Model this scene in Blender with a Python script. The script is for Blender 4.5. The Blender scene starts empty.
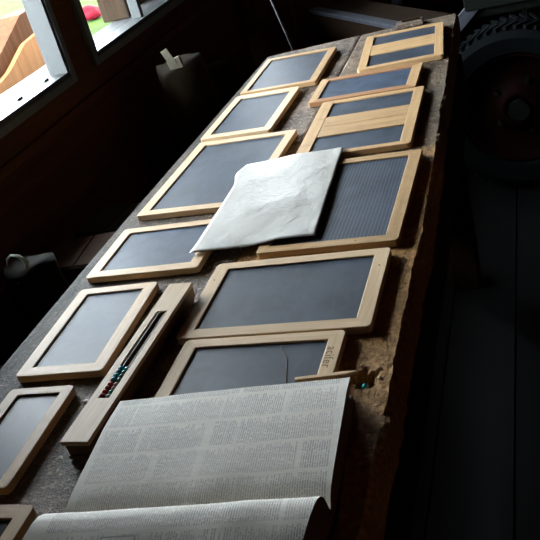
import bpy, bmesh, math, random
from mathutils import Vector, Matrix, noise
random.seed(7)
S = bpy.context.scene
COL = S.collection
Z0 = 0.809            # height of the slates' upper faces above the floor
ZT = 0.7965           # height of the table top

# ------------------------------------------------------------------ helpers
def link(name, bm, mats, parent=None, smooth=False, bevel=0.0, loc=None, rz=0.0, seg=2):
    bmesh.ops.recalc_face_normals(bm, faces=bm.faces)
    me = bpy.data.meshes.new(name); bm.to_mesh(me); bm.free()
    if not isinstance(mats, (list, tuple)): mats = [mats]
    for m in mats: me.materials.append(m)
    if smooth:
        for p in me.polygons: p.use_smooth = True
    o = bpy.data.objects.new(name, me); COL.objects.link(o)
    if parent: o.parent = parent
    if loc is not None: o.location = loc
    o.rotation_euler.z = rz
    if bevel:
        b = o.modifiers.new('bevel', 'BEVEL'); b.width = bevel; b.segments = seg; b.limit_method = 'ANGLE'; b.angle_limit = math.radians(40)
    return o

def thing(name, label, cat, loc=(0, 0, 0), rz=0.0, group=None):
    o = bpy.data.objects.new(name, None); COL.objects.link(o)
    o.location = loc; o.rotation_euler.z = rz; o.empty_display_size = .05
    return tag(o, label, cat, group)

def tag(o, label, cat, group=None):
    o['label'] = label; o['category'] = cat
    if group: o['group'] = group
    return o

def struct(o):
    o['kind'] = 'structure'; return o

def box(bm, x0, x1, y0, y1, z0, z1, mi=0, M=None):
    vs = [bm.verts.new((x, y, z)) for z in (z0, z1) for y in (y0, y1) for x in (x0, x1)]
    fs = [(0, 2, 3, 1), (4, 5, 7, 6), (0, 1, 5, 4), (2, 6, 7, 3), (0, 4, 6, 2), (1, 3, 7, 5)]
    out = [bm.faces.new([vs[i] for i in f]) for f in fs]
    for f in out: f.material_index = mi
    if M is not None: bmesh.ops.transform(bm, matrix=M, verts=vs)
    return vs

def boxes(*bs):
    bm = bmesh.new()
    for b in bs: box(bm, *b)
    return bm

def tube(bm, pts, r, n=10, cap=True):
    pts = [Vector(p) for p in pts]; rings = []
    for i, p in enumerate(pts):
        d = (pts[min(i + 1, len(pts) - 1)] - pts[max(i - 1, 0)]).normalized()
        a = d.cross(Vector((0, 0, 1)))
        if a.length < 1e-3: a = d.cross(Vector((1, 0, 0)))
        a.normalize(); b = d.cross(a)
        rr = r[i] if isinstance(r, (list, tuple)) else r
        rings.append([bm.verts.new(p + a * rr * math.cos(t) + b * rr * math.sin(t)) for t in [2 * math.pi * k / n for k in range(n)]])
    for A, B in zip(rings, rings[1:]):
        for k in range(n): bm.faces.new((A[k], A[(k + 1) % n], B[(k + 1) % n], B[k]))
    if cap:
        bm.faces.new(rings[0][::-1]); bm.faces.new(rings[-1])

def prism(bm, poly, axis, a, b, mi=0):
    """poly of 2D points extruded along axis ('x','y','z') from a to b"""
    def P(q, t):
        return {'x': (t, q[0], q[1]), 'y': (q[0], t, q[1]), 'z': (q[0], q[1], t)}[axis]
    A = [bm.verts.new(P(q, a)) for q in poly]; B = [bm.verts.new(P(q, b)) for q in poly]
    n = len(poly); fs = [bm.faces.new(A[::-1]), bm.faces.new(B)]
    for i in range(n): fs.append(bm.faces.new((A[i], A[(i + 1) % n], B[(i + 1) % n], B[i])))
    for f in fs: f.material_index = mi
    return fs

def rrect(w, h, r, n=5):
    out = []
    for cx, cy, a0 in ((w/2-r, h/2-r, 0), (-w/2+r, h/2-r, 90), (-w/2+r, -h/2+r, 180), (w/2-r, -h/2+r, 270)):
        for i in range(n + 1):
            a = math.radians(a0 + 90 * i / n); out.append((cx + r * math.cos(a), cy + r * math.sin(a)))
    return out

# ---------------------------------------------------------------- materials
class NT:
    def __init__(s, name):
        s.m = bpy.data.materials.new(name); s.m.use_nodes = True
        s.t = s.m.node_tree; s.n = s.t.nodes; s.b = s.n['Principled BSDF']
    def add(s, ty, **k):
        n = s.n.new(ty)
        for a, v in k.items(): setattr(n, a, v)
        return n
    def l(s, a, b): s.t.links.new(a, b)
    def coord(s, which='Object', scale=(1, 1, 1), off=None):
        c = s.add('ShaderNodeTexCoord'); m = s.add('ShaderNodeMapping'); m.inputs['Scale'].default_value = scale
        s.l(c.outputs[which], m.inputs['Vector'])
        if off:
            oi = s.add('ShaderNodeObjectInfo'); mul = s.add('ShaderNodeMath', operation='MULTIPLY'); mul.inputs[1].default_value = off
            s.l(oi.outputs['Random'], mul.inputs[0]); s.l(mul.outputs[0], m.inputs['Location'])
        return m.outputs[0]
    def noise(s, vec, scale, detail=4, rough=.55, dist=0):
        n = s.add('ShaderNodeTexNoise'); n.inputs['Scale'].default_value = scale; n.inputs['Detail'].default_value = detail
        n.inputs['Roughness'].default_value = rough; n.inputs['Distortion'].default_value = dist
        s.l(vec, n.inputs['Vector']); return n.outputs['Fac']
    def ramp(s, fac, stops):
        r = s.add('ShaderNodeValToRGB'); e = r.color_ramp.elements
        while len(e) < len(stops): e.new(.5)
        for q, (p, c) in zip(e, stops):
            q.position = p; q.color = (c if len(c) == 4 else (*c, 1)) if isinstance(c, tuple) else (c, c, c, 1)
        s.l(fac, r.inputs[0]); return r.outputs[0]
    def mix(s, fac, a, b, mode='MIX'):
        n = s.add('ShaderNodeMix', data_type='RGBA', blend_type=mode)
        for sock, v in ((n.inputs[0], fac), (n.inputs[6], a), (n.inputs[7], b)):
            if hasattr(v, 'links'): s.l(v, sock)
            else: sock.default_value = v if not isinstance(v, tuple) else (*v[:3], 1)
        return n.outputs[2]
    def math(s, op, a, b=None, c=None):
        n = s.add('ShaderNodeMath', operation=op)
        for i, v in enumerate((a, b, c)):
            if v is None: continue
            if hasattr(v, 'links'): s.l(v, n.inputs[i])
            else: n.inputs[i].default_value = v
        return n.outputs[0]
    def bump(s, h, strength=.3, dist=.001):
        n = s.add('ShaderNodeBump'); n.inputs['Strength'].default_value = strength; n.inputs['Distance'].default_value = dist
        s.l(h, n.inputs['Height']); s.l(n.outputs[0], s.b.inputs['Normal'])
    def set(s, **k):
        for a, v in k.items():
            i = s.b.inputs[a.replace('_', ' ')]
            if hasattr(v, 'links'): s.l(v, i)
            else: i.default_value = (*v, 1) if isinstance(v, tuple) and len(v) == 3 else v
        return s.m

def plain(name, col, rough=.7, metal=0, spec=.5, var=.12, sc=30):
    t = NT(name); f = t.noise(t.coord(), sc)
    c = t.ramp(f, [(.3, tuple(x * (1 - var) for x in col)), (.7, tuple(min(1, x * (1 + var)) for x in col))])
    return t.set(Base_Color=c, Roughness=rough, Metallic=metal, Specular_IOR_Level=spec)

def wood(name, dark, light, axis='y', rough=.5, sc=1.0, spots=.0, spec=.22):
    t = NT(name)
    s = {'x': (3, 60, 60), 'y': (60, 3, 60), 'z': (60, 60, 3)}[axis]
    v = t.coord('Object', tuple(q * sc for q in s), off=37.)
    g = t.noise(v, 1.6, 5, .6, .6); g2 = t.noise(v, 6, 3)
    c = t.ramp(g, [(.28, dark), (.72, light)])
    c = t.mix(.25, c, t.ramp(g2, [(.3, dark), (.7, light)]))
    oi = t.add('ShaderNodeObjectInfo')
    hs = t.add('ShaderNodeHueSaturation'); t.l(t.math('MULTIPLY_ADD', oi.outputs['Random'], .22, .88), hs.inputs['Value']); t.l(c, hs.inputs['Color'])
    c = hs.outputs[0]
    if spots:
        k = t.noise(t.coord('Object', (1, 1, 1), off=11.), 26, 5, .65)
        c = t.mix(t.ramp(k, [(.52, 0.), (.75, spots)]), c, tuple(x * .35 for x in dark))
    t.bump(g2, .15, .0004)
    return t.set(Base_Color=c, Roughness=rough, Specular_IOR_Level=spec)

PALE = [wood('pale_wood_%s' % a, (.50, .34, .19), (.76, .56, .35), a, .5) for a in 'yx']
TAN = [wood('tan_wood_%s' % a, (.37, .22, .10), (.60, .395, .20), a, .5, spots=.35) for a in 'yx']
RED = [wood('reddish_wood_%s' % a, (.27, .13, .06), (.46, .25, .125), a, .5) for a in 'yx']

def slate_mat(name, lined=0.0, amt=.34, spec=.32, base=(.022, .031, .046), rough=.46):
    t = NT(name)
    v = t.coord('Object', (1, 1, 1), off=23.)
    s1 = t.noise(v, 14, 5, .6, .8); s2 = t.noise(t.coord('Object', (9, 2, 1), off=5.), 9, 4, .6)
    c = t.ramp(s1, [(.35, base), (.75, tuple(x * 2.1 + .008 for x in base))])
    c = t.mix(t.ramp(s2, [(.5, 0.), (.78, .22)]), c, (.10, .105, .115))
    if lined:
        sp = t.add('ShaderNodeSeparateXYZ'); t.l(t.coord(), sp.inputs[0])
        fr = t.math('FRACT', t.math('DIVIDE', sp.outputs[0], lined))
        ln = t.math('LESS_THAN', fr, .2)
        c = t.mix(t.math('MULTIPLY', ln, amt), c, (.20, .21, .24))
    r = t.math('MULTIPLY_ADD', s1, .16, rough - .02)
    t.bump(s1, .12, .0005)
    return t.set(Base_Color=c, Roughness=r, Specular_IOR_Level=spec)
SLATE = slate_mat('dark_slate'); SLATE_L = slate_mat('ruled_slate', .0066); BLACKS = slate_mat('matt_black_slate', base=(.004, .004, .005), rough=.7, spec=.15); SLATE_F = slate_mat('faintly_ruled_slate', .0085, .12)
SLATE_B = slate_mat('blue_grey_slate', base=(.033, .048, .075), rough=.44, spec=.2)

def bench_mat(name, cA, cB, cD, spec=.4, rough=.5, grime=False, dust=None):
    t = NT(name)
    v = t.coord('Object'); st = t.coord('Object', (5, 1, 5))
    n1 = t.noise(v, 9, 7, .68, .4); n2 = t.noise(st, 22, 5, .6); n3 = t.noise(v, 120, 4, .7)
    c = t.ramp(n1, [(.34, cA), (.64, cB)])
    c = t.mix(t.ramp(n2, [(.45, 0.), (.7, .55)]), c, cD)
    vo = t.add('ShaderNodeTexVoronoi'); vo.inputs['Scale'].default_value = 170; t.l(v, vo.inputs['Vector'])
    c = t.mix(t.ramp(vo.outputs['Distance'], [(.10, .55), (.34, 0.)]), c, tuple(x * .22 for x in cA))
    c = t.mix(t.ramp(n3, [(.54, 0.), (.68, .75)]), c, tuple(min(1, x * 2.2) for x in cB))
    if dust:
        sp = t.add('ShaderNodeSeparateXYZ'); t.l(v, sp.inputs[0])
        g = t.math('ADD', t.math('MULTIPLY', sp.outputs[1], .2), t.math('MULTIPLY', t.noise(v, 5, 4, .6), .5))
        c = t.mix(t.ramp(g, [(.51, .85), (.60, .0)]), c, t.ramp(n3, [(.3, dust[0]), (.62, dust[1])]))
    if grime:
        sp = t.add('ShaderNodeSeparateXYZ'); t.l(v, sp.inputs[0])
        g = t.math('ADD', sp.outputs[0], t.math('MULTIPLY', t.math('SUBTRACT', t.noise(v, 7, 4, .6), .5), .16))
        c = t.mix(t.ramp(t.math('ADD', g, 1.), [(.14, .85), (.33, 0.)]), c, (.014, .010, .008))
    h = t.math('ADD', t.math('MULTIPLY', n3, .9), t.math('ADD', t.math('MULTIPLY', n2, .5), t.math('MULTIPLY', n1, .6)))
    t.bump(h, 1., .006)
    return t.set(Base_Color=c, Roughness=rough, Specular_IOR_Level=spec)
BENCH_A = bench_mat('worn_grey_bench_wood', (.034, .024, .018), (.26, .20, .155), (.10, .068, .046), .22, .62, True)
BENCH_B = bench_mat('worn_brown_bench_wood', (.050, .036, .026), (.22, .165, .115), (.17, .11, .06), .2, .7, False, ((.14, .06, .016), (.56, .30, .095)))
BENCH_S = wood('dark_bench_wood', (.012, .006, .003), (.028, .015, .008), 'y', .8, spec=.08)
PAINT = plain('pale_grey_paint', (.095, .112, .110), .5)
SASH = plain('darkened_grey_paint', (.022, .0265, .027), .55)  # lining and mullion colour darkened to offset strong outdoor light
SASHO = plain('darkened_sill', (.028, .028, .030), .8)  # outside sill colour darkened to offset strong outdoor light
EDGE = plain('brown_page_edges', (.17, .11, .065), .85, sc=90)
COVER = plain('dark_brown_book_cover', (.05, .03, .02), .6)
DARKW = [wood('dark_wall_wood_%s' % a, (.060, .020, .008), (.13, .046, .017), a, .8, sc=.3) for a in 'yx']
GREYW = wood('grey_blue_weathered_wood', (.030, .033, .042), (.075, .08, .10), 'z', .6)
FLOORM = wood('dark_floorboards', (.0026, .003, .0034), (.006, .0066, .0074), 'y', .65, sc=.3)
BOXW = wood('shade_toned_box_wood', (.07, .035, .016), (.15, .085, .04), 'y', .5)  # shade of the box sides and slot put into the wood colour
BLACKRUB = plain('tyre_rubber', (.004, .0055, .006), .8, spec=.04)
REDP = plain('dark_red_paint', (.007, .0009, .0008), .7, spec=.04)
STEEL = plain('worn_steel', (.12, .12, .125), .5, metal=.8)
CARD = plain('brown_cardboard', (.036, .019, .010), .8, spec=.1)
SACK = plain('dark_brown_sackcloth', (.020, .014, .008), .9, spec=.1)
GREENBAG = plain('pale_green_plastic_film', (.42, .46, .34), .3)
BAGDARK = plain('olive_brown_bag', (.012, .011, .007), .7, spec=.15)
WHITEP = plain('off_white_paper', (.72, .72, .66), .6)
SCRAP = plain('yellowed_paper', (.22, .20, .14), .7)
GREYBOX = plain('grey_green_metal', (.006, .0075, .006), .7, spec=.08)
TEAL = plain('teal_bead_glaze', (.02, .34, .42), .2); GRN = plain('green_bead_glaze', (.03, .25, .12), .35)
REDB = plain('red_bead_glaze', (.45, .03, .03), .25); WHB = plain('pale_bead_glaze', (.40, .30, .28), .35)

def page_mat():
    t = NT('printed_paper')
    sp = t.add('ShaderNodeSeparateXYZ'); t.l(t.coord(), sp.inputs[0]); u, v = sp.outputs[0], sp.outputs[1]
    colw = .0463
    cv = t.math('DIVIDE', t.math('ADD', v, 1.3904), colw)
    ci = t.math('FLOOR', cv); cf = t.math('FRACT', cv)
    incol = t.math('MULTIPLY', t.math('GREATER_THAN', cf, .06), t.math('LESS_THAN', cf, .95))
    line = t.math('LESS_THAN', t.math('FRACT', t.math('DIVIDE', u, .0027)), .55)
    def vec(a, b, c=None):
        k = t.add('ShaderNodeCombineXYZ')
        for i, q in enumerate((a, b, c)):
            if q is not None: t.l(q, k.inputs[i])
        return k.outputs[0]
    ln = t.math('FLOOR', t.math('DIVIDE', u, .0027))
    words = t.ramp(t.noise(vec(t.math('MULTIPLY', ln, 7.3), t.math('MULTIPLY', v, 420)), 1., 1, .4), [(.36, 0.), (.46, 1.)])
    ragged = t.math('LESS_THAN', cf, t.math('MULTIPLY_ADD', t.noise(vec(t.math('MULTIPLY', ln, 3.7), t.math('MULTIPLY', ci, 5.1)), 1., 0), 1.1, .38))
    gap = t.ramp(t.noise(vec(t.math('MULTIPLY', u, 75), t.math('MULTIPLY', ci, 9.7)), 1., 2, .5), [(.35, 0.), (.38, 1.)])
    dens = t.math('MULTIPLY_ADD', t.noise(vec(t.math('MULTIPLY', u, 28), t.math('MULTIPLY', ci, 3.3)), 1., 2), .9, .15)
    ink = incol
    for q in (line, words, ragged, gap, dens): ink = t.math('MULTIPLY', ink, q)
    # page margins: none printed beyond u .014 .. .291 or close to the fore edge
    m = t.math('MULTIPLY', t.math('GREATER_THAN', u, -.140), t.math('LESS_THAN', u, .1475))
    m = t.math('MULTIPLY', m, t.math('LESS_THAN', t.math('ABSOLUTE', v), .197))
    ink = t.math('MULTIPLY', t.math('MULTIPLY', ink, m), .95)
    base = t.ramp(t.noise(t.coord(), 8, 4), [(.3, (.76, .72, .645)), (.7, (.86, .82, .74))])
    # framed advertisement on the near page
    def rng(a, lo, hi): return t.math('MULTIPLY', t.math('GREATER_THAN', a, lo), t.math('LESS_THAN', a, hi))
    outer = t.math('MULTIPLY', rng(u, -.075, -.035), rng(v, -.098, -.052))
    inner = t.math('MULTIPLY', rng(u, -.073, -.037), rng(v, -.096, -.054))
    fr = t.math('MULTIPLY', t.math('SUBTRACT', outer, inner), .7)
    ink = t.math('MAXIMUM', t.math('MULTIPLY', ink, t.math('SUBTRACT', 1., t.math('MULTIPLY', outer, .45))), fr)
    c = t.mix(ink, base, (.27, .27, .26))
    w = t.noise(t.coord('Object', (1.5, 4, 1)), 14, 3)
    t.bump(w, .25, .003)
    return t.set(Base_Color=c, Roughness=.65, Specular_IOR_Level=.3)
PAGE = page_mat()

def sheet_mat():
    t = NT('laminated_printed_sheet')
    sp = t.add('ShaderNodeSeparateXYZ'); t.l(t.coord('UV'), sp.inputs[0]); u, v = sp.outputs[0], sp.outputs[1]
    ln = t.math('FRACT', t.math('MULTIPLY', v, 38)); li = t.math('FLOOR', t.math('MULTIPLY', v, 38))
    k = t.add('ShaderNodeCombineXYZ'); t.l(t.math('MULTIPLY', u, 22), k.inputs[0]); t.l(t.math('MULTIPLY', li, 4.7), k.inputs[1])
    wd = t.ramp(t.noise(k.outputs[0], 1., 2), [(.46, 0.), (.6, 1.)])
    def rng(a, lo, hi): return t.math('MULTIPLY', t.math('GREATER_THAN', a, lo), t.math('LESS_THAN', a, hi))
    ink = t.math('MULTIPLY', t.math('MULTIPLY', t.math('LESS_THAN', ln, .5), wd), t.math('MULTIPLY', rng(u, .12, .88), rng(v, .3, .92)))
    c = t.mix(t.math('MULTIPLY', ink, .30), (.45, .432, .395), (.19, .20, .205))
    n = t.noise(t.coord('UV', (1, 1.5, 1)), 5, 4, .6, .5)
    t.bump(n, .5, .006)
    return t.set(Base_Color=c, Roughness=.42, Specular_IOR_Level=.5, Coat_Weight=.3, Coat_Roughness=.16)
SHEET = sheet_mat()

# ------------------------------------------------------------------ setting
XL = -1.30
# window openings (y0, y1, z0, z1) with one mullion
ZS = Z0 + .148; ZH = 1.78
WINS = [(1.27, 2.092), (2.297, 3.15), (3.34, 4.18)]
def wall_left():
    bm = bmesh.new(); x0, x1 = XL - .052, XL; g = .0125
    box(bm, x0, x1, -1.6, 6.2, -.0, ZS - .0145); box(bm, x0, x1, -1.6, 6.2, ZH + g, 2.4)
    ys = [-1.6] + [v for w in sorted(WINS) for v in (w[0] - g, w[1] + g)] + [6.2]
    for a, b in zip(ys[0::2], ys[1::2]): box(bm, x0, x1, a, b, ZS - .0145, ZH + g)
    struct(link('wall_left', bm, DARKW[0]))
wall_left()
struct(link('trim_1', boxes((XL, XL + .012, -1.6, 6.2, ZS - .125, ZS - .098), (XL, XL + .008, -1.6, 6.2, ZS - .36, ZS - .34)), DARKW[0], bevel=.002))
struct(link('wall_right', boxes((3.2, 3.3, -1.6, 6.2, 0, 2.4)), DARKW[0]))
struct(link('wall_back', boxes((-1.4, 3.3, 6.2, 6.3, -.1, 2.4)), DARKW[1]))
struct(link('wall_front', boxes((-1.4, 3.3, -1.7, -1.6, -.1, 2.4)), DARKW[1]))
struct(link('ceiling', boxes((-1.75, 3.3, -1.7, 6.3, 2.4, 2.5)), DARKW[0]))
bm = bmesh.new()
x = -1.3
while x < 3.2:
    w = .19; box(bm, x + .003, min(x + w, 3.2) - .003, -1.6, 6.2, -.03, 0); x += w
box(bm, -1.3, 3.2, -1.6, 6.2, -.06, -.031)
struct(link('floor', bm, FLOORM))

glass = NT('window_glass')
gl = glass.add('ShaderNodeBsdfGlass'); gl.inputs['IOR'].default_value = 1.0; gl.inputs['Roughness'].default_value = 0
tr = glass.add('ShaderNodeBsdfTransparent'); tr.inputs[0].default_value = (.96, .98, .98, 1)
gs = glass.add('ShaderNodeBsdfGlossy'); gs.inputs['Roughness'].default_value = .02
mx = glass.add('ShaderNodeMixShader'); mx.inputs[0].default_value = .05
glass.l(tr.outputs[0], mx.inputs[1]); glass.l(gs.outputs[0], mx.inputs[2]); glass.l(mx.outputs[0], glass.n['Material Output'].inputs['Surface'])
GLASS = glass.m
for i, (a, b) in enumerate(WINS):
    xg = XL - .034
    bm = bmesh.new()
    # lining boards of the reveal, bottom rail, mullion
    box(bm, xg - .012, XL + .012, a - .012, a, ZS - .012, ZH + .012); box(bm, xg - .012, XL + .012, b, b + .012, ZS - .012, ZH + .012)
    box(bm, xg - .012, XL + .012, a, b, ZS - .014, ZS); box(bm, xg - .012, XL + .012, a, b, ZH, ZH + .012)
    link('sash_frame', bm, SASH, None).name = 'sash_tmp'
    sash = bpy.data.objects['sash_tmp']
    # casing on the room side
    c = .036; bm = bmesh.new()
    box(bm, XL + .0005, XL + .016, a - c, a - .012, ZS - c, ZH + c); box(bm, XL + .0005, XL + .016, b + .012, b + c, ZS - c, ZH + c)
    box(bm, XL + .0005, XL + .016, a - .012, b + .012, ZS - c, ZS - .014); box(bm, XL + .0005, XL + .016, a - .012, b + .012, ZH + .012, ZH + c)
    fr = struct(link('window_%d' % (i + 1), bm, PAINT, bevel=.002))
    sash.parent = fr; sash.name = 'sash_frame'
    ym = (b - .420, a + .405, (a + b) / 2, (a + b) / 2)[i]
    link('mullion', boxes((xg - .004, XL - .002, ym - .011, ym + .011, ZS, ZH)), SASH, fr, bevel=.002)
    link('pane', boxes((xg - .003, xg, a, b, ZS, ZH)), GLASS, fr)
    if i == 0:
        for yy in (1.89, 2.04): link('catch', boxes((xg, xg + .006, yy - .012, yy + .012, ZS, ZS + .006)), STEEL, fr)
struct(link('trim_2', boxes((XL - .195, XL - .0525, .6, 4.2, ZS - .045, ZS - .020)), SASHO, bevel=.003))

struct(link('sky_blocking_eave', boxes((-2.3, XL - .053, -2, 7, 2.06, 2.10)), DARKW[0]))  # unseen eave, added to block light from the high sky
# ----------------------------------------------------------------- outdoors
ZG = .46
gm = NT('pale_gravel'); nn = gm.noise(gm.coord(), 14, 6, .7)
gm.set(Base_Color=gm.ramp(nn, [(.3, (.14, .137, .13)), (.7, (.20, .197, .19))]), Roughness=.9)
struct(link('ground_gravel', boxes((-30, -1.42, -20, 40, ZG - .1, ZG)), gm.m))
am = NT('short_grass'); nn = am.noise(am.coord(), 9, 6, .7)
am.set(Base_Color=am.ramp(nn, [(.3, (.009, .018, .002)), (.7, (.020, .030, .005))]), Roughness=.9, Specular_IOR_Level=.02)
bm = bmesh.new()
prism(bm, [(-30, 4.96), (-2.9, 4.96), (-2.3, 5.0), (-2.0, 5.4), (-1.9, 30), (-30, 30)], 'z', ZG - .05, ZG + .012)
g = link('lawn', bm, am.m); g['kind'] = 'stuff'; tag(g, 'sunlit green grass beyond the gravel outside the window', 'grass')

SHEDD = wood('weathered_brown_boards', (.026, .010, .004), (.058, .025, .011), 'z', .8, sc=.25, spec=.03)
SHEDL = wood('painted_sunlit_boards', (.12, .055, .022), (.19, .10, .045), 'z', .8, sc=.25, spec=.03)  # lighter copy of the shed boards, sunlight put into the colour
sh = thing('wooden_shed', 'low brown timber shed with a sloping top seen through the left window', 'shed', (0, 0, 0))
bm = bmesh.new()
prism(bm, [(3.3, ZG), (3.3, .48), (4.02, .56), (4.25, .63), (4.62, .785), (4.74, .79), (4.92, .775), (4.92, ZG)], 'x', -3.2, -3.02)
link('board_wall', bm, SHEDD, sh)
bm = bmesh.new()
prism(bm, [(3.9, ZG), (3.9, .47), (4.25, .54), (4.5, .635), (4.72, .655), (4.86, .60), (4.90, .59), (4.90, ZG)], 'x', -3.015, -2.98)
link('painted_sunlit_panel', bm, SHEDL, sh)  # added panel in the outline of the sunlit lower part
POSTM = wood('bare_timber_post', (.018, .012, .008), (.050, .034, .022), 'z', .8, sc=.4, spec=.03)
tag(link('timber_post', boxes((-1.53, -1.42, 2.84, 2.95, ZS - .0195, 2.055)), POSTM, bevel=.006), 'square brown timber post standing outside the right window', 'post')
tag(link('timber_post', boxes((-1.60, -1.48, 3.06, 3.60, ZG + .013, 2.055)), POSTM, bevel=.006), 'wide brown boarding outside the pane right of the mullion', 'boarding')
bm = bmesh.new(); bmesh.ops.create_icosphere(bm, subdivisions=3, radius=.075)
for v in bm.verts: v.co *= 1 + .35 * noise.noise(v.co * 14); v.co.z = max(v.co.z, -.05) * .8 + .04
tag(link('flower_clump', bm, plain('red_petals', (.07, .003, .007), .8, spec=.05), loc=(-3.2, 5.80, ZG + .02)), 'small round clump of red flowers at the edge of the grass', 'flowers')

# ------------------------------------------------------------- the workbench
wb = thing('workbench', 'long heavy worn wooden workbench under the row of windows', 'table', (0, 0, 0))
TX0, TXS, TX1, TY0, TY1 = -.860, -.538, -.218, .22, 2.612
def plank(name, x0, x1, mat, worn):
    nx = int((x1 - x0) / .007); ny = int((TY1 - TY0) / .009)
    bm = bmesh.new(); V = {}
    for j in range(ny + 1):
        for i in range(nx + 1):
            x = x0 + (x1 - x0) * i / nx; z = ZT
            y = TY0 + (TY1 - .105 * min(1, max(0, (-.22 - x) / .64)) - TY0) * j / ny
            if worn: x -= (-.003 + .032 * max(0, (y - 1.3) / 1.3)) * (i / nx) ** 2
            if not worn: x += (.004 + .028 * max(0, (y - 1.2) / 1.3)) * (1 - i / nx)
            d = .5 + .5 * noise.noise(Vector((x * 14, y * 5, 3)))
            z -= .0012 * d + .0008 * (.5 + .5 * noise.noise(Vector((x * 90, y * 70, 1))))
            e = (x1 - x0) * (1 - i / nx)
            if worn:
                wob = .006 + .006 * noise.noise(Vector((0, y * 9, 5))) + .004 * noise.noise(Vector((x*50, y * 45, 8)))
                if e < wob: z -= (wob - e) ** 2 / max(wob, .003) * 1.2
                x += .007 * noise.noise(Vector((2, y * 7, 0))) * (i / nx) ** 6 + .003 * noise.noise(Vector((2, y * 40, 0))) * (i / nx) ** 6
                # hole beside the book
                hd = math.hypot((x + .2525) / .010, (y - .824) / .015) * (1 + .35 * noise.noise(Vector((x * 160, y * 160, 9))))
                if hd < 1.25: z -= .022 * max(0, 1 - hd / 1.25) ** .5 * (1 + .3 * noise.noise(Vector((x * 80, y * 80, 2))))
            else:
                e2 = x - x0
                if e2 < .008: z -= (.008 - e2) * .5
            k = min(x1 - x, 0.02) if not worn else min(x - x0, .02)
            if k < .004: z -= .002
            if j > ny - 2: z -= .004 * (j - ny + 2)
            V[i, j] = bm.verts.new((x, y + (.006 * noise.noise(Vector((x * 12, 7, 0))) if j == ny else 0), z))
    for j in range(ny):
        for i in range(nx): bm.faces.new((V[i, j], V[i + 1, j], V[i + 1, j + 1], V[i, j + 1]))
    loop = [V[i, 0] for i in range(nx + 1)] + [V[nx, j] for j in range(1, ny + 1)] + [V[i, ny] for i in range(nx - 1, -1, -1)] + [V[0, j] for j in range(ny - 1, 0, -1)]
    low = [bm.verts.new((v.co.x, v.co.y, ZT - .065)) for v in loop]
    n = len(loop)
    for i in range(n): bm.faces.new((loop[i], low[i], low[(i + 1) % n], loop[(i + 1) % n]))
    bm.faces.new(low)
    return link(name, bm, mat, wb, smooth=False)
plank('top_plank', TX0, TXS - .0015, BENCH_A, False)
plank('top_plank', TXS + .0015, TX1, BENCH_B, True)
link('apron', boxes((TX0 + .03, TX1 - .03, TY0 + .08, TY0 + .11, ZT - .20, ZT - .066), (TX0 + .03, TX1 - .03, TY1 - .22, TY1 - .19, ZT - .20, ZT - .066),
                    (TX0 + .045, TX0 + .075, TY0 + .11, TY1 - .22, ZT - .20, ZT - .066), (TX1 - .045, TX1 - .015, TY0 + .11, TY1 - .22, ZT - .24, ZT - .066)), BENCH_S, wb, bevel=.003)
for lx in (TX0 + .08, TX1 - .135):
    for ly in (TY0 + .115, TY1 - .315):
        link('leg', boxes((lx, lx + .085, ly, ly + .09, 0, ZT - .067)), BENCH_S, wb, bevel=.005)

# ------------------------------------------------------------------- slates
TH = .0125
def slate(label, x, y, rot, w, h, st=(.024, .024, .022, .022), panes=None, wmat=PALE, smat=SLATE, r=.008, z=ZT, top=None):
    """st: strip widths left, right, bottom, top; panes: None or list of (y0,y1) local openings"""
    T = thing('school_slate', label, 'slate', (x, y, z), math.radians(rot), 'framed school slates on the workbench')
    L, Rr, B, Tt = st
    x0, x1, y0, y1 = -w/2 + L, w/2 - Rr, -h/2 + B, h/2 - Tt
    outer = rrect(w, h, r)
    inner = [(x1, y1), (x0, y1), (x0, y0), (x1, y0)]
    bm = bmesh.new(); n = 6
    OT = [bm.verts.new((a, b, TH)) for a, b in outer]; OB = [bm.verts.new((a, b, 0.0003)) for a, b in outer]
    IT = [bm.verts.new((a, b, TH)) for a, b in inner]; IB = [bm.verts.new((a, b, .0003)) for a, b in inner]
    N = len(outer)
    for i in range(N):
        j = (i + 1) % N; a, b = i // n, j // n
        side = a if a != b else None
        mi = 0 if side in (1, 3) else 1          # left/right strips take lengthwise grain
        if side is None: mi = 0
        for O, I in ((OT, IT), (OB, IB)):
            f = bm.faces.new((O[i], O[j], I[a]) if a == b else (O[i], O[j], I[b], I[a])); f.material_index = mi
        bm.faces.new((OT[i], OT[j], OB[j], OB[i])).material_index = mi
    for a in range(4):
        bm.faces.new((IT[a], IT[(a + 1) % 4], IB[(a + 1) % 4], IB[a])).material_index = 0 if a in (1, 3) else 1
    link('frame', bm, wmat, T, bevel=.0012)
    if panes is None: panes = [(y0, y1)]
    else:
        (a0, a1), (b0, b1) = panes               # a = near pane, b = far pane
        mid = (a1 + b0) / 2
        link('middle_rail', boxes((x0 + .0004, x1 - .0004, a1, mid - .0006, .0004, TH - .0006), (x0 + .0004, x1 - .0004, mid + .0006, b0, .0004, TH - .0002), (x0 + .0004, x1 - .0004, mid - .0006, mid + .0006, .0004, TH - .002)), wmat[1], T)
    for a, b in panes:
        link('writing_panel', boxes((x0 + .0006, x1 - .0006, a + .0006, b - .0006, .0008, TH - .0030)), smat, T)
    return T

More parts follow.
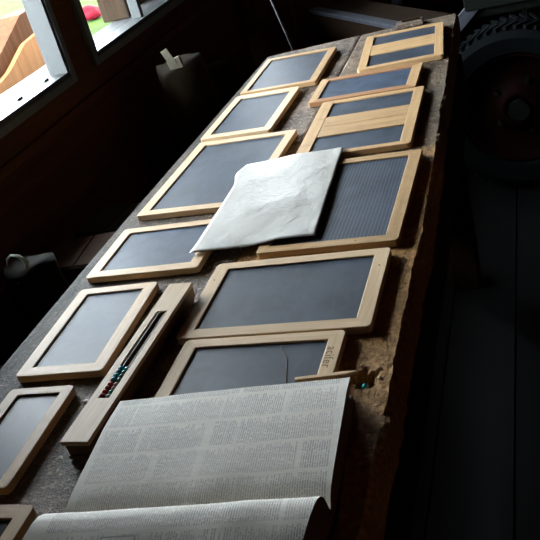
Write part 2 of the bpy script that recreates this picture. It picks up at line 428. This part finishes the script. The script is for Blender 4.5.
slate('pale-framed slate left of the counting box, its blue-grey panel the brightest of all', -.7252, .9771, 1.73, .1500, .2474, (.021, .022, .022, .019), smat=SLATE_B)
slate('pale-framed slate in the left row under the lower left corner of the white sheet', -.7054, 1.2309, .16, .2220, .1855, (.021, .021, .022, .020), smat=SLATE_B)
slate('large slate in the left row partly covered by the left edge of the white sheet', -.6859, 1.5648, -1.66, .2476, .3789, (.022, .022, .022, .022), smat=SLATE_F, r=.004)
slate('small pale-framed slate in the left row, second from the far end', -.7184, 1.9297, -1.09, .1831, .3028, (.021, .022, .024, .026))
slate('slate with a dull brown frame farthest along the left row', -.6954, 2.2568, .19, .2181, .3113, (.018, .022, .018, .020), r=.005, wmat=TAN)
slate('double slate with two panes at the far right corner of the bench', -.3777, 2.2982, 4.23, .2251, .3300, (.024, .024, .022, .020),
      panes=[(-.143, -.040), (.053, .145)], wmat=TAN)
slate('single wide slate with a reddish top rail between the two double slates', -.4354, 2.0133, .01, .2671, .1812, (.022, .026, .022, .022), wmat=[TAN[0], RED[1]], r=.004, smat=SLATE_B)
slate('double slate with two panes and a broad middle rail, just beyond the white sheet', -.4018, 1.7405, .79, .2486, .3454, (.030, .024, .018, .020),
      panes=[(-.155, -.060), (.058, .153)], wmat=TAN)
slate('large closely ruled slate in the right row, under the right side of the white sheet', -.3717, 1.3479, -.49, .2448, .3659, (.020, .024, .022, .022), wmat=TAN, smat=SLATE_L)
slate('large wide pale-framed slate, uncovered, between the ruled slate and the lettered slate', -.4079, 1.0332, -.01, .2966, .2188, (.025, .024, .023, .021))
L = slate('pale-framed slate with burnt lettering on its right strip, partly under the open book', -.4139, .8375, .04, .2424, .1640, (.022, .022, .020, .020))
slate('brown-framed slate at the left edge of the photo, below the brightest slate', -.7274, .7220, 1.47, .1081, .2027, (.020, .018, .016, .016), wmat=TAN)
slate('brown-framed slate in the bottom left corner beside the open book', -.7000, .5100, 0.6, .1740, .1700, (.020, .020, .020, .022), wmat=TAN, smat=BLACKS)
# lettering burnt into the strip
cu = bpy.data.curves.new('lettering', 'FONT'); cu.body = 'acifer'; cu.size = .0185; cu.extrude = .0001; cu.space_character = 1.12
to = bpy.data.objects.new('tmp', cu); COL.objects.link(to); bpy.context.view_layer.update()
me = bpy.data.meshes.new_from_object(to.evaluated_get(bpy.context.evaluated_depsgraph_get())); bpy.data.objects.remove(to)
me.materials.append(plain('burnt_letters', (.24, .14, .07), .8))
lt = bpy.data.objects.new('lettering', me); COL.objects.link(lt); lt.parent = L
lt.location = (.1025, .044, TH + .0001); lt.rotation_euler = (0, 0, -math.pi / 2)
lt['label'] = 'burnt brown letters reading acifer'
for P_, px, py in ((bpy.data.objects['school_slate.008'], .050, -.172), (bpy.data.objects['school_slate.009'], -.138, .055), (bpy.data.objects['school_slate.009'], .137, .055)):
    bm = bmesh.new(); tube(bm, [(px, py, TH - .001), (px, py, TH + .0004)], .0013, 10)
    link('pin', bm, DARKW[0], P_)
# chalk mark drawn on that slate
bm = bmesh.new(); tube(bm, [(.030, .058, TH - .0027), (.048, .028, TH - .0027), (.060, -.03, TH - .0027)], .0006, 6)
o = link('chalk_line', bm, plain('brown_chalk', (.16, .13, .11), .9), L)

# --------------------------------------------------------- counting box
cb = thing('counting_box', 'long narrow wooden pencil box with a slot of coloured beads', 'box', (-.5934, .8691, ZT), math.radians(-1.46))
W, H = .0407, .3752
def ringbox(x0, x1, y0, y1, sx0, sx1, sy0, sy1, z0, z1):
    return ((x0, sx0, y0, y1, z0, z1), (sx1, x1, y0, y1, z0, z1), (sx0, sx1, y0, sy0, z0, z1), (sx0, sx1, sy1, y1, z0, z1))
bm = bmesh.new()
sx0, sx1, sy0, sy1 = -.0088, .0088, -.101, .106
def frame_slab(bm, x0, x1, y0, y1, z0, z1):
    o = [(x0, y0), (x1, y0), (x1, y1), (x0, y1)]; i = [(sx0, sy0), (sx1, sy0), (sx1, sy1), (sx0, sy1)]
    R_ = [[bm.verts.new((*p, z)) for p in q] for z in (z0, z1) for q in (o, i)]
    for k in range(4):
        j = (k + 1) % 4
        bm.faces.new((R_[0][k], R_[0][j], R_[1][j], R_[1][k])); bm.faces.new((R_[2][k], R_[2][j], R_[3][j], R_[3][k]))
        bm.faces.new((R_[0][k], R_[0][j], R_[2][j], R_[2][k])); bm.faces.new((R_[1][k], R_[1][j], R_[3][j], R_[3][k]))
frame_slab(bm, -W/2, W/2, -H/2, H/2, .0245, .0312)
link('lid', bm, PALE[0], cb, bevel=.0012)
bm = bmesh.new(); frame_slab(bm, -W/2 + .002, W/2 - .001, -H/2 + .004, H/2 - .002, .0065, .0243)
link('body', bm, BOXW, cb, bevel=.001)
link('base_plate', boxes((-W/2 + .001, W/2 - .003, -H/2 + .002, H/2 - .006, .0003, .0063)), BOXW, cb, bevel=.001)
wz = {-.0042: .0295, .0044: .0280}
for wx in (-.0042, .0044):
    bm = bmesh.new(); tube(bm, [(wx, sy0 + .0002, wz[wx]), (wx, sy1 - .0002, wz[wx])], .0008, 8); link('wire', bm, STEEL, cb)
bead0 = None
seqs = {-.0042: [REDB] * 4 + [TEAL] * 4, .0044: [WHB, GRN, WHB, WHB, GRN, GRN, GRN, TEAL]}
for wx, seq in seqs.items():
    for k, m in enumerate(seq):
        bm = bmesh.new(); bmesh.ops.create_uvsphere(bm, u_segments=14, v_segments=10, radius=.0043)
        for v in bm.verts: v.co.y *= .78 if m is REDB else .92
        yy = sy0 + .0055 + k * .0083 + (.0015 if k > 3 else 0)
        o = link('bead', bm, m, cb, smooth=True, loc=(wx, yy, wz[wx]))
        o['label'] = {REDB: 'dark red bead', GRN: 'green bead', TEAL: 'teal blue bead', WHB: 'pale pinkish bead'}[m]

# ----------------------------------------------------------------- open book
book = thing('open_book', 'large old open book printed in small columns, lying across the near end of the bench', 'book', (-.4005, .5715, ZT), math.radians(5.3))
UW = .1525
def block(name, prof, sign, u0, u1, nn=40):
    """prof: list of (v, z) of the top curve, from gutter outward"""
    bm = bmesh.new(); rows = []
    P = prof
    for k in range(nn + 1):
        u = u0 + (u1 - u0) * k / nn
        row = []
        for q, (v, z) in enumerate(P):
            wz = .0014 * noise.noise(Vector((u * 18, v * 18, 4))) * min(1, q / 3)
            row.append(bm.verts.new((u + (.036 * v if v > 0 else .18 * v) + .0012 * noise.noise(Vector((v * 30, k // nn, 2))), v, z + wz + .0045)))
        rows.append(row)
    m = len(P)
    for k in range(nn):
        for q in range(m - 1): bm.faces.new((rows[k][q], rows[k + 1][q], rows[k + 1][q + 1], rows[k][q + 1])).material_index = 0
    for f in list(bm.faces): f.smooth = True
    zb = .0042
    bot = [[bm.verts.new((r[0].co.x, P[q][0], zb)) for q in (0, m - 1)] for r in rows]
    def strip(top, lo0, lo1):
        lows = [bm.verts.new((v.co.x, v.co.y, zb)) for v in top[1:-1]]
        lows = [lo0] + lows + [lo1]
        for a in range(len(top) - 1):
            pass
            bm.faces.new((top[a], top[a + 1], lows[a + 1], lows[a])).material_index = 1
    strip(rows[0], bot[0][0], bot[0][1]); strip(rows[-1], bot[-1][0], bot[-1][1])
    for k in range(nn):
        bm.faces.new((rows[k][0], rows[k + 1][0], bot[k + 1][0], bot[k][0])).material_index = 1
        bm.faces.new((rows[k][-1], rows[k + 1][-1], bot[k + 1][1], bot[k][1])).material_index = 1
    for e in bm.edges:
        if len({f.material_index for f in e.link_faces}) > 1: e.smooth = False
    return link(name, bm, [PAGE, EDGE], book)
right = [(0.0012, .014), (.004, .0185), (.010, .0225), (.02, .026), (.035, .0285), (.06, .030), (.10, .0315), (.14, .0325), (.17, .032), (.198, .0305)]
left = [(-.0008, .012), (-.0022, .026), (-.006, .038), (-.012, .046), (-.020, .0505), (-.030, .0515), (-.045, .0505), (-.07, .0465), (-.10, .040), (-.14, .031), (-.18, .022), (-.205, .016)]
block('far_page_block', right, 1, -UW, UW)
block('near_page_block', left, -1, -UW - .004, UW - .001)
bm = bmesh.new(); prism(bm, [(-UW - .005, -.0045), (-UW - .043, -.212), (UW - .034, -.212), (UW + .004, -.0045)], 'z', .0003, .0040)
link('cover', bm, COVER, book, bevel=.001)
link('cover', boxes((-UW - .005, UW + .004, -.004, .2025, .0003, .0040)), COVER, book, bevel=.001)

# --------------------------------------------------------- laminated sheet
def sheet():
    c = {(0, 0): Vector((-.6224, 1.1809, .005)), (1, 0): Vector((-.3967, 1.2036, .005)), (1, 1): Vector((-.4158, 1.5853, .005)), (0, 1): Vector((-.6221, 1.5628, .005))}
    bm = bmesh.new(); uv = bm.loops.layers.uv.new('UVMap'); n = 40; V = {}
    for i in range(n + 1):
        for j in range(n + 1):
            u, v = i / n, j / n
            p = c[0, 0] * (1-u) * (1-v) + c[1, 0] * u * (1-v) + c[1, 1] * u * v + c[0, 1] * (1-u) * v
            p.z += .003 * math.sin(math.pi * u) * math.sin(math.pi * v) + .0020 * noise.noise(Vector((u * 3, v * 4, 1)))
            p.z += .004 * math.sin(u * 9 + 1) * max(0, 1 - v * 9) * .6
            p.x -= .014 * math.exp(-((v - .88) / .10) ** 2) * (1 - u) ** 4
            p.y += .006 * math.sin(u * 3.1) * (v) ** 5
            p.z = max(p.z, .0015)
            V[i, j] = bm.verts.new((p.x, p.y, p.z + Z0))
    for i in range(n):
        for j in range(n):
            f = bm.faces.new((V[i, j], V[i+1, j], V[i+1, j+1], V[i, j+1])); f.smooth = True
            for lp, (a, b) in zip(f.loops, ((i, j), (i+1, j), (i+1, j+1), (i, j+1))): lp[uv].uv = (a / n, b / n)
    o = link('laminated_sheet', bm, SHEET)
    s = o.modifiers.new('solid', 'SOLIDIFY'); s.thickness = .0009; s.offset = -1
    tag(o, 'white laminated sheet of faint print lying across four slates', 'paper')
sheet()

# ------------------------------------------------------------ small things
bm = bmesh.new()
prism(bm, [(-.040, -.0030), (.026, -.0034), (.040, -.0004), (.041, .0006), (.026, .0032), (-.040, .0030)], 'z', 0, .0045)
tag(link('wooden_stylus', bm, PALE[1], bevel=.001, loc=(-.300, .806, Z0 + .0205), rz=math.radians(7)), 'short flat pointed wooden stick poking out at the far edge of the open book', 'stick')
bpy.data.objects['wooden_stylus'].location = (-.3005, .8135, ZT + TH + .0004)
bm = bmesh.new(); bmesh.ops.create_uvsphere(bm, u_segments=14, v_segments=10, radius=.0043)
tag(link('loose_bead', bm, TEAL, smooth=True, loc=(-.2545, .8165, ZT - .0065)), 'single teal bead lying in the hole right of the open book', 'bead')
def chip(loc, r, mat, label, seed, cat='chip'):
    bm = bmesh.new(); bmesh.ops.create_icosphere(bm, subdivisions=2, radius=r)
    for v in bm.verts: v.co *= 1 + .5 * noise.noise(v.co / r * 1.3 + Vector((seed, 0, 0))); v.co.z *= .6
    tag(link('wood_chip', bm, mat, loc=loc), label, cat)
chip((-.650, .798, ZT + .0015), .0050, WHITEP, 'white crumb between the slates and the counting box', 1, 'crumb')
chip((-.240, .846, ZT + .0005), .0030, TAN[0], 'brown chip at the far rim of the hole in the bench', 2)
chip((-.263, .852, ZT + .0005), .0022, TAN[0], 'dark splinter between the lettered slate and the hole', 3)
chip((-.236, .825, ZT + .0000), .0026, PALE[0], 'pale chip on the right rim of the hole in the bench', 4)
# hinged latch block at the far end
lb = thing('wooden_latch', 'small wooden block with a groove at the far right end of the bench', 'block', (-.385, 2.545, ZT), math.radians(4))
link('block_body', boxes((-.04, .04, -.022, .022, .0003, .014)), BENCH_A, lb, bevel=.002)
link('catch_bar', boxes((-.022, .03, -.005, .008, .0141, .020)), BENCH_S, lb, bevel=.001)

# ---------------------------------------------- things between bench and wall
lowb = thing('low_bench', 'low dark wooden bench along the wall below the windows', 'bench', (0, 0, 0))
BZ = .46
link('seat_board', boxes((-1.28, -.92, .5, 3.6, BZ - .04, BZ)), BENCH_S, lowb, bevel=.003)
for yy in (.6, 2.0, 3.45): link('leg', boxes((-1.25, -.95, yy, yy + .06, 0, BZ - .0405)), BENCH_S, lowb)
def carton(x, y, rz, w, d, h, label, m=CARD):
    t = thing('cardboard_box', label, 'box', (x, y, BZ), math.radians(rz))
    link('carton_body', boxes((-w/2, w/2, -d/2, d/2, .0005, h)), m, t, bevel=.004)
    link('flap', boxes((-w/2 + .002, -.002, -d/2 + .002, d/2 - .002, h + .0004, h + .0034), (.002, w/2 - .002, -d/2 + .002, d/2 - .002, h + .0004, h + .0034)), m, t)
    return t
carton(-1.03, 1.475, 6, .19, .15, .235, 'brown cardboard box beside the second slate of the left row')
carton(-1.05, 1.69, -5, .18, .15, .21, 'dark brown box standing behind the other cardboard box', BAGDARK)
carton(-1.04, 1.09, 4, .20, .22, .13, 'low brown box in front of the bag by the window')
def lump(name, loc, rx, ry, h, mat, label, cat, seed, top=.5, parent=None):
    bm = bmesh.new(); n, m = 36, 22; R_ = []
    for j in range(m + 1):
        t = j / m; z = h * t
        k = (1 - .15 * math.sin(t * 3.1)) * (1 - (1 - top) * t ** 1.6) * (1.0 if j else .93)
        ring = []
        for i in range(n):
            a = 2 * math.pi * i / n
            q = k * (1 + .16 * noise.noise(Vector((math.cos(a) * 1.7, math.sin(a) * 1.7, t * 3 + seed))) + .06 * noise.noise(Vector((math.cos(a) * 6, math.sin(a) * 6, t * 6 + seed))))
            ring.append(bm.verts.new((rx * q * math.cos(a), ry * q * math.sin(a), z + (.02 * noise.noise(Vector((a, t * 4, seed))) if j else 0) * t)))
        R_.append(ring)
    for A, B in zip(R_, R_[1:]):
        for i in range(n): bm.faces.new((A[i], A[(i + 1) % n], B[(i + 1) % n], B[i]))
    bm.faces.new(R_[0][::-1]); bm.faces.new(R_[-1])
    o = link(name, bm, mat, parent, smooth=True, loc=loc)
    if label: tag(o, label, cat)
    return o
bag = thing('crumpled_bag', 'crumpled dark bag with a pale green plastic handle at the left edge', 'bag', (-1.06, 1.315, BZ))
lump('bag_body', (0, 0, .001), .10, .070, .30, BAGDARK, None, None, 3, .62, bag)
bm = bmesh.new()
pts = [(-.050, -.01, .300), (-.036, -.015, .322), (-.018, -.02, .334), (.0, -.02, .330), (.012, -.02, .315), (.014, -.03, .300), (.006, -.04, .286), (-.01, -.045, .280)]
tube(bm, pts, [.0015, .003, .002, .004, .006, .004, .003, .0015], 8)
for v in bm.verts: v.co.y += .006 * noise.noise(v.co * 60)
link('handle', bm, GREENBAG, bag, smooth=True)
lump('sack', (-1.10, 2.43, BZ + .001), .12, .16, .385, SACK, 'dark brown sack standing on the low bench below the right window', 'sack', 9, .55)
bm = bmesh.new(); box(bm, -.012, .012, -.002, .002, 0, .055, M=Matrix.Rotation(math.radians(-22), 4, 'Y')); box(bm, -.022, .022, .004, .02, -.03, .018, M=Matrix.Rotation(math.radians(-12), 4, 'Y'))
tag(link('folded_paper', bm, SCRAP, loc=(-1.09, 2.37, BZ + .394)), 'folded pale paper sticking up on top of the sack', 'paper')
lump('sack', (-1.13, 2.80, BZ + .001), .11, .14, .26, SACK, 'smaller slumped sack farther along the low bench', 'sack', 15, .6)
for k, (yy, zz, l) in enumerate(((3.02, .0, .55), (3.06, .022, .5), (3.0, .044, .42))):
    bm = bmesh.new(); box(bm, -.02, .02, -l/2, l/2, .0, .018)
    tag(link('lath', bm, TAN[0], bevel=.002, loc=(-1.0 - .012 * k, yy, BZ + .0005 + zz * .85), rz=math.radians(8 - 5 * k)),
        ['thin wooden lath at the bottom of the small pile behind the bench', 'thin wooden lath in the middle of the small pile behind the bench', 'thin wooden lath on top of the small pile behind the bench'][k], 'lath', 'laths piled on the low bench')
bm = bmesh.new(); bmesh.ops.create_grid(bm, x_segments=14, y_segments=14, size=.045)
for v in bm.verts: v.co.z = .012 + .018 * noise.noise(v.co * 40) + .010 * noise.noise(v.co * 90)
o = link('paper_scrap', bm, SCRAP, loc=(-1.0, 1.13, BZ + .137)); sm = o.modifiers.new('solid', 'SOLIDIFY'); sm.thickness = .001
tag(o, 'crumpled grey paper scrap on the low box at the left edge', 'paper')
cup = thing('wall_cupboard', 'dark reddish wooden cupboard against the wall beyond the low bench', 'cupboard', (-1.19, 3.95, 0))
link('carcass', boxes((-.10, .12, -.30, .45, .0005, .93)), DARKW[0], cup, bevel=.004)
link('door', boxes((.1205, .135, -.28, .07, .08, .90)), DARKW[0], cup, bevel=.004)
link('door', boxes((.1205, .135, .08, .43, .08, .90)), DARKW[0], cup, bevel=.004)

# --------------------------------------------------------- beyond the bench
rod = bmesh.new(); tube(rod, [(-.80, 2.80, .003), (-.895, 2.99, .69), (-.94, 3.02, .87), (-1.03, 3.06, 1.35)], .0045, 8)
tag(link('metal_rod', rod, STEEL, smooth=True), 'thin shiny metal rod leaning beyond the far left corner of the bench', 'rod')
cr = thing('wooden_crate', 'large dark crate with a worn grey rim behind the far end of the bench', 'crate', (-.51, 3.13, 0), math.radians(128.4))
link('crate_body', boxes((0, .78, -.22, 0, .001, .635)), BENCH_S, cr, bevel=.004)
link('rim', boxes((-.006, .786, -.04, .006, .636, .655)), GREYW, cr, bevel=.003)
def leanboard(p0, p1, w, t, mat, label, rot):
    p0, p1 = Vector(p0), Vector(p1); d = p1 - p0
    bm = bmesh.new(); box(bm, -w/2, w/2, -t/2, t/2, 0, d.length)
    o = link('plank', bm, mat, bevel=.003, loc=p0)
    q = d.to_track_quat('Z', 'Y'); o.rotation_mode = 'QUATERNION'; o.rotation_quaternion = q @ Matrix.Rotation(math.radians(rot), 4, 'Z').to_quaternion()
    tag(o, label, 'plank')
leanboard((-.78, 4.1, .012), (-.58, 4.25, 1.0), .07, .02, GREYW, 'bluish grey plank behind the large dark crate', 0)

cart = thing('farm_trailer', 'dark farm trailer with a red-rimmed rubber wheel at the right of the bench', 'trailer', (-.11, 3.05, 0))
RW = .314
wheel = bpy.data.objects.new('wheel', None); COL.objects.link(wheel); wheel.parent = cart; wheel.location = (0, 0, RW + .0015); wheel.rotation_euler.z = math.radians(-8)
def lathe(prof, n=72, mats=0):
    bm = bmesh.new(); R_ = []
    for i in range(n):
        a = 2 * math.pi * i / n
        R_.append([bm.verts.new((r * math.cos(a), y, r * math.sin(a))) for r, y in prof])
    for i in range(n):
        A, B = R_[i], R_[(i + 1) % n]
        for q in range(len(prof)):
            q2 = (q + 1) % len(prof); bm.faces.new((A[q], B[q], B[q2], A[q2]))
    return bm
bm = lathe([(.304, -.05), (.306, 0), (.304, .05), (.293, .075), (.27, .088), (.215, .072), (.205, .05), (.205, -.05), (.215, -.072), (.27, -.088), (.293, -.075)])
for k in range(56):
    a = 2 * math.pi * k / 56
    for sgn in (-1, 1):
        M = Matrix.Rotation(a, 4, 'Y') @ Matrix.Translation((.303, sgn * .042, 0)) @ Matrix.Rotation(sgn * math.radians(28), 4, 'X')
        box(bm, -.008, .0062, -.036, .036, -.006, .006, M=M)
link('tyre', bm, BLACKRUB, wheel)
bm = lathe([(.206, -.045), (.206, .045), (.19, .04), (.18, .01), (.10, .0), (.075, .02), (.04, .02), (.04, -.055), (.07, -.05), (.085, -.02), (.12, -.012), (.165, -.02), (.188, -.035), (.196, -.058), (.206, -.058)])
link('rim', bm, REDP, wheel, smooth=True)
bm = bmesh.new(); tube(bm, [(0, -.075, 0), (0, .12, 0)], .038, 20); link('hub', bm, GREYBOX, wheel)
for k in range(5):
    bm = bmesh.new(); a = 2 * math.pi * k / 5; box(bm, -.008, .008, -.034, -.018, -.008, .008, M=Matrix.Rotation(a, 4, 'Y') @ Matrix.Translation((.10, 0, 0)))
    link('wheel_nut', bm, GREYBOX, wheel)
link('axle', boxes((-.03, .03, .12, 1.4, RW - .03, RW + .03)), GREYBOX, cart)
link('trailer_body', boxes((-.16, 1.5, .14, 1.5, RW + .30, RW + .62)), GREYBOX, cart, bevel=.01)
link('fender_rail', boxes((-.165, 1.5, .105, .138, RW + .34, RW + .40), (-.165, 1.5, .105, .138, RW + .50, RW + .54)), GREYBOX, cart, bevel=.004)
bm = bmesh.new(); d = Vector((.22, 0, .205)); box(bm, -.022, .022, -.008, .008, 0, d.length)
o = link('brace', bm, GREYW, cart, bevel=.002, loc=(-.38 + .11, 3.170 - 3.05, .54))
o.rotation_euler = (0, math.atan2(.22, .205), 0)
link('support', boxes((-.02, .02, .3, .5, RW + .031, RW + .2995)), GREYBOX, cart)

# ------------------------------------------------------------------ lighting
w = bpy.data.worlds.new('World'); S.world = w; w.use_nodes = True
bg = w.node_tree.nodes['Background']; bg.inputs[0].default_value = (.87, .935, 1.0, 1); bg.inputs[1].default_value = 11.5
sun = bpy.data.lights.new('sun', 'SUN'); sun.energy = 3.5; sun.angle = math.radians(3); sun.color = (1, .95, .86)
so = bpy.data.objects.new('sun', sun); COL.objects.link(so)
so.rotation_euler = (Vector((-.45, .18, -1))).to_track_quat('-Z', 'Y').to_euler()
for i, (a, b) in enumerate(WINS):
    al = bpy.data.lights.new('window_portal', 'AREA'); al.shape = 'RECTANGLE'; al.size = ZH - ZS; al.size_y = b - a
    al.cycles.is_portal = True
    ao = bpy.data.objects.new('window_portal', al); COL.objects.link(ao)
    ao.location = (XL - .06, (a + b) / 2, (ZS + ZH) / 2); ao.rotation_euler = (0, -math.pi / 2, 0)

# -------------------------------------------------------------------- camera
cam = bpy.data.cameras.new('camera'); cam.sensor_width = 36; cam.lens = 833.6067 / 540 * 36; cam.clip_start = .02
co = bpy.data.objects.new('camera', cam); COL.objects.link(co)
pitch, roll, yaw = .478986, -.280435, math.radians(22.3)
f = Vector((0, math.cos(pitch), -math.sin(pitch))); r = Vector((1, 0, 0)); u = r.cross(f)
c, s = math.cos(roll), math.sin(roll)
r, u = c * r + s * u, -s * r + c * u
Rz = Matrix.Rotation(yaw, 3, 'Z'); r, u, f = Rz @ r, Rz @ u, Rz @ f
M = Matrix((r, u, -f)).transposed().to_4x4(); M.translation = (0, 0, Z0 + .62)
co.matrix_world = M
S.camera = co
S.view_settings.view_transform = 'Standard'; S.view_settings.look = 'None'; S.view_settings.gamma = 1
S.view_settings.use_curve_mapping = False
S.view_settings.exposure = 2.05
S.cycles.max_bounces = 6; S.cycles.diffuse_bounces = 3; S.cycles.transparent_max_bounces = 8
S.cycles.sample_clamp_indirect = 4
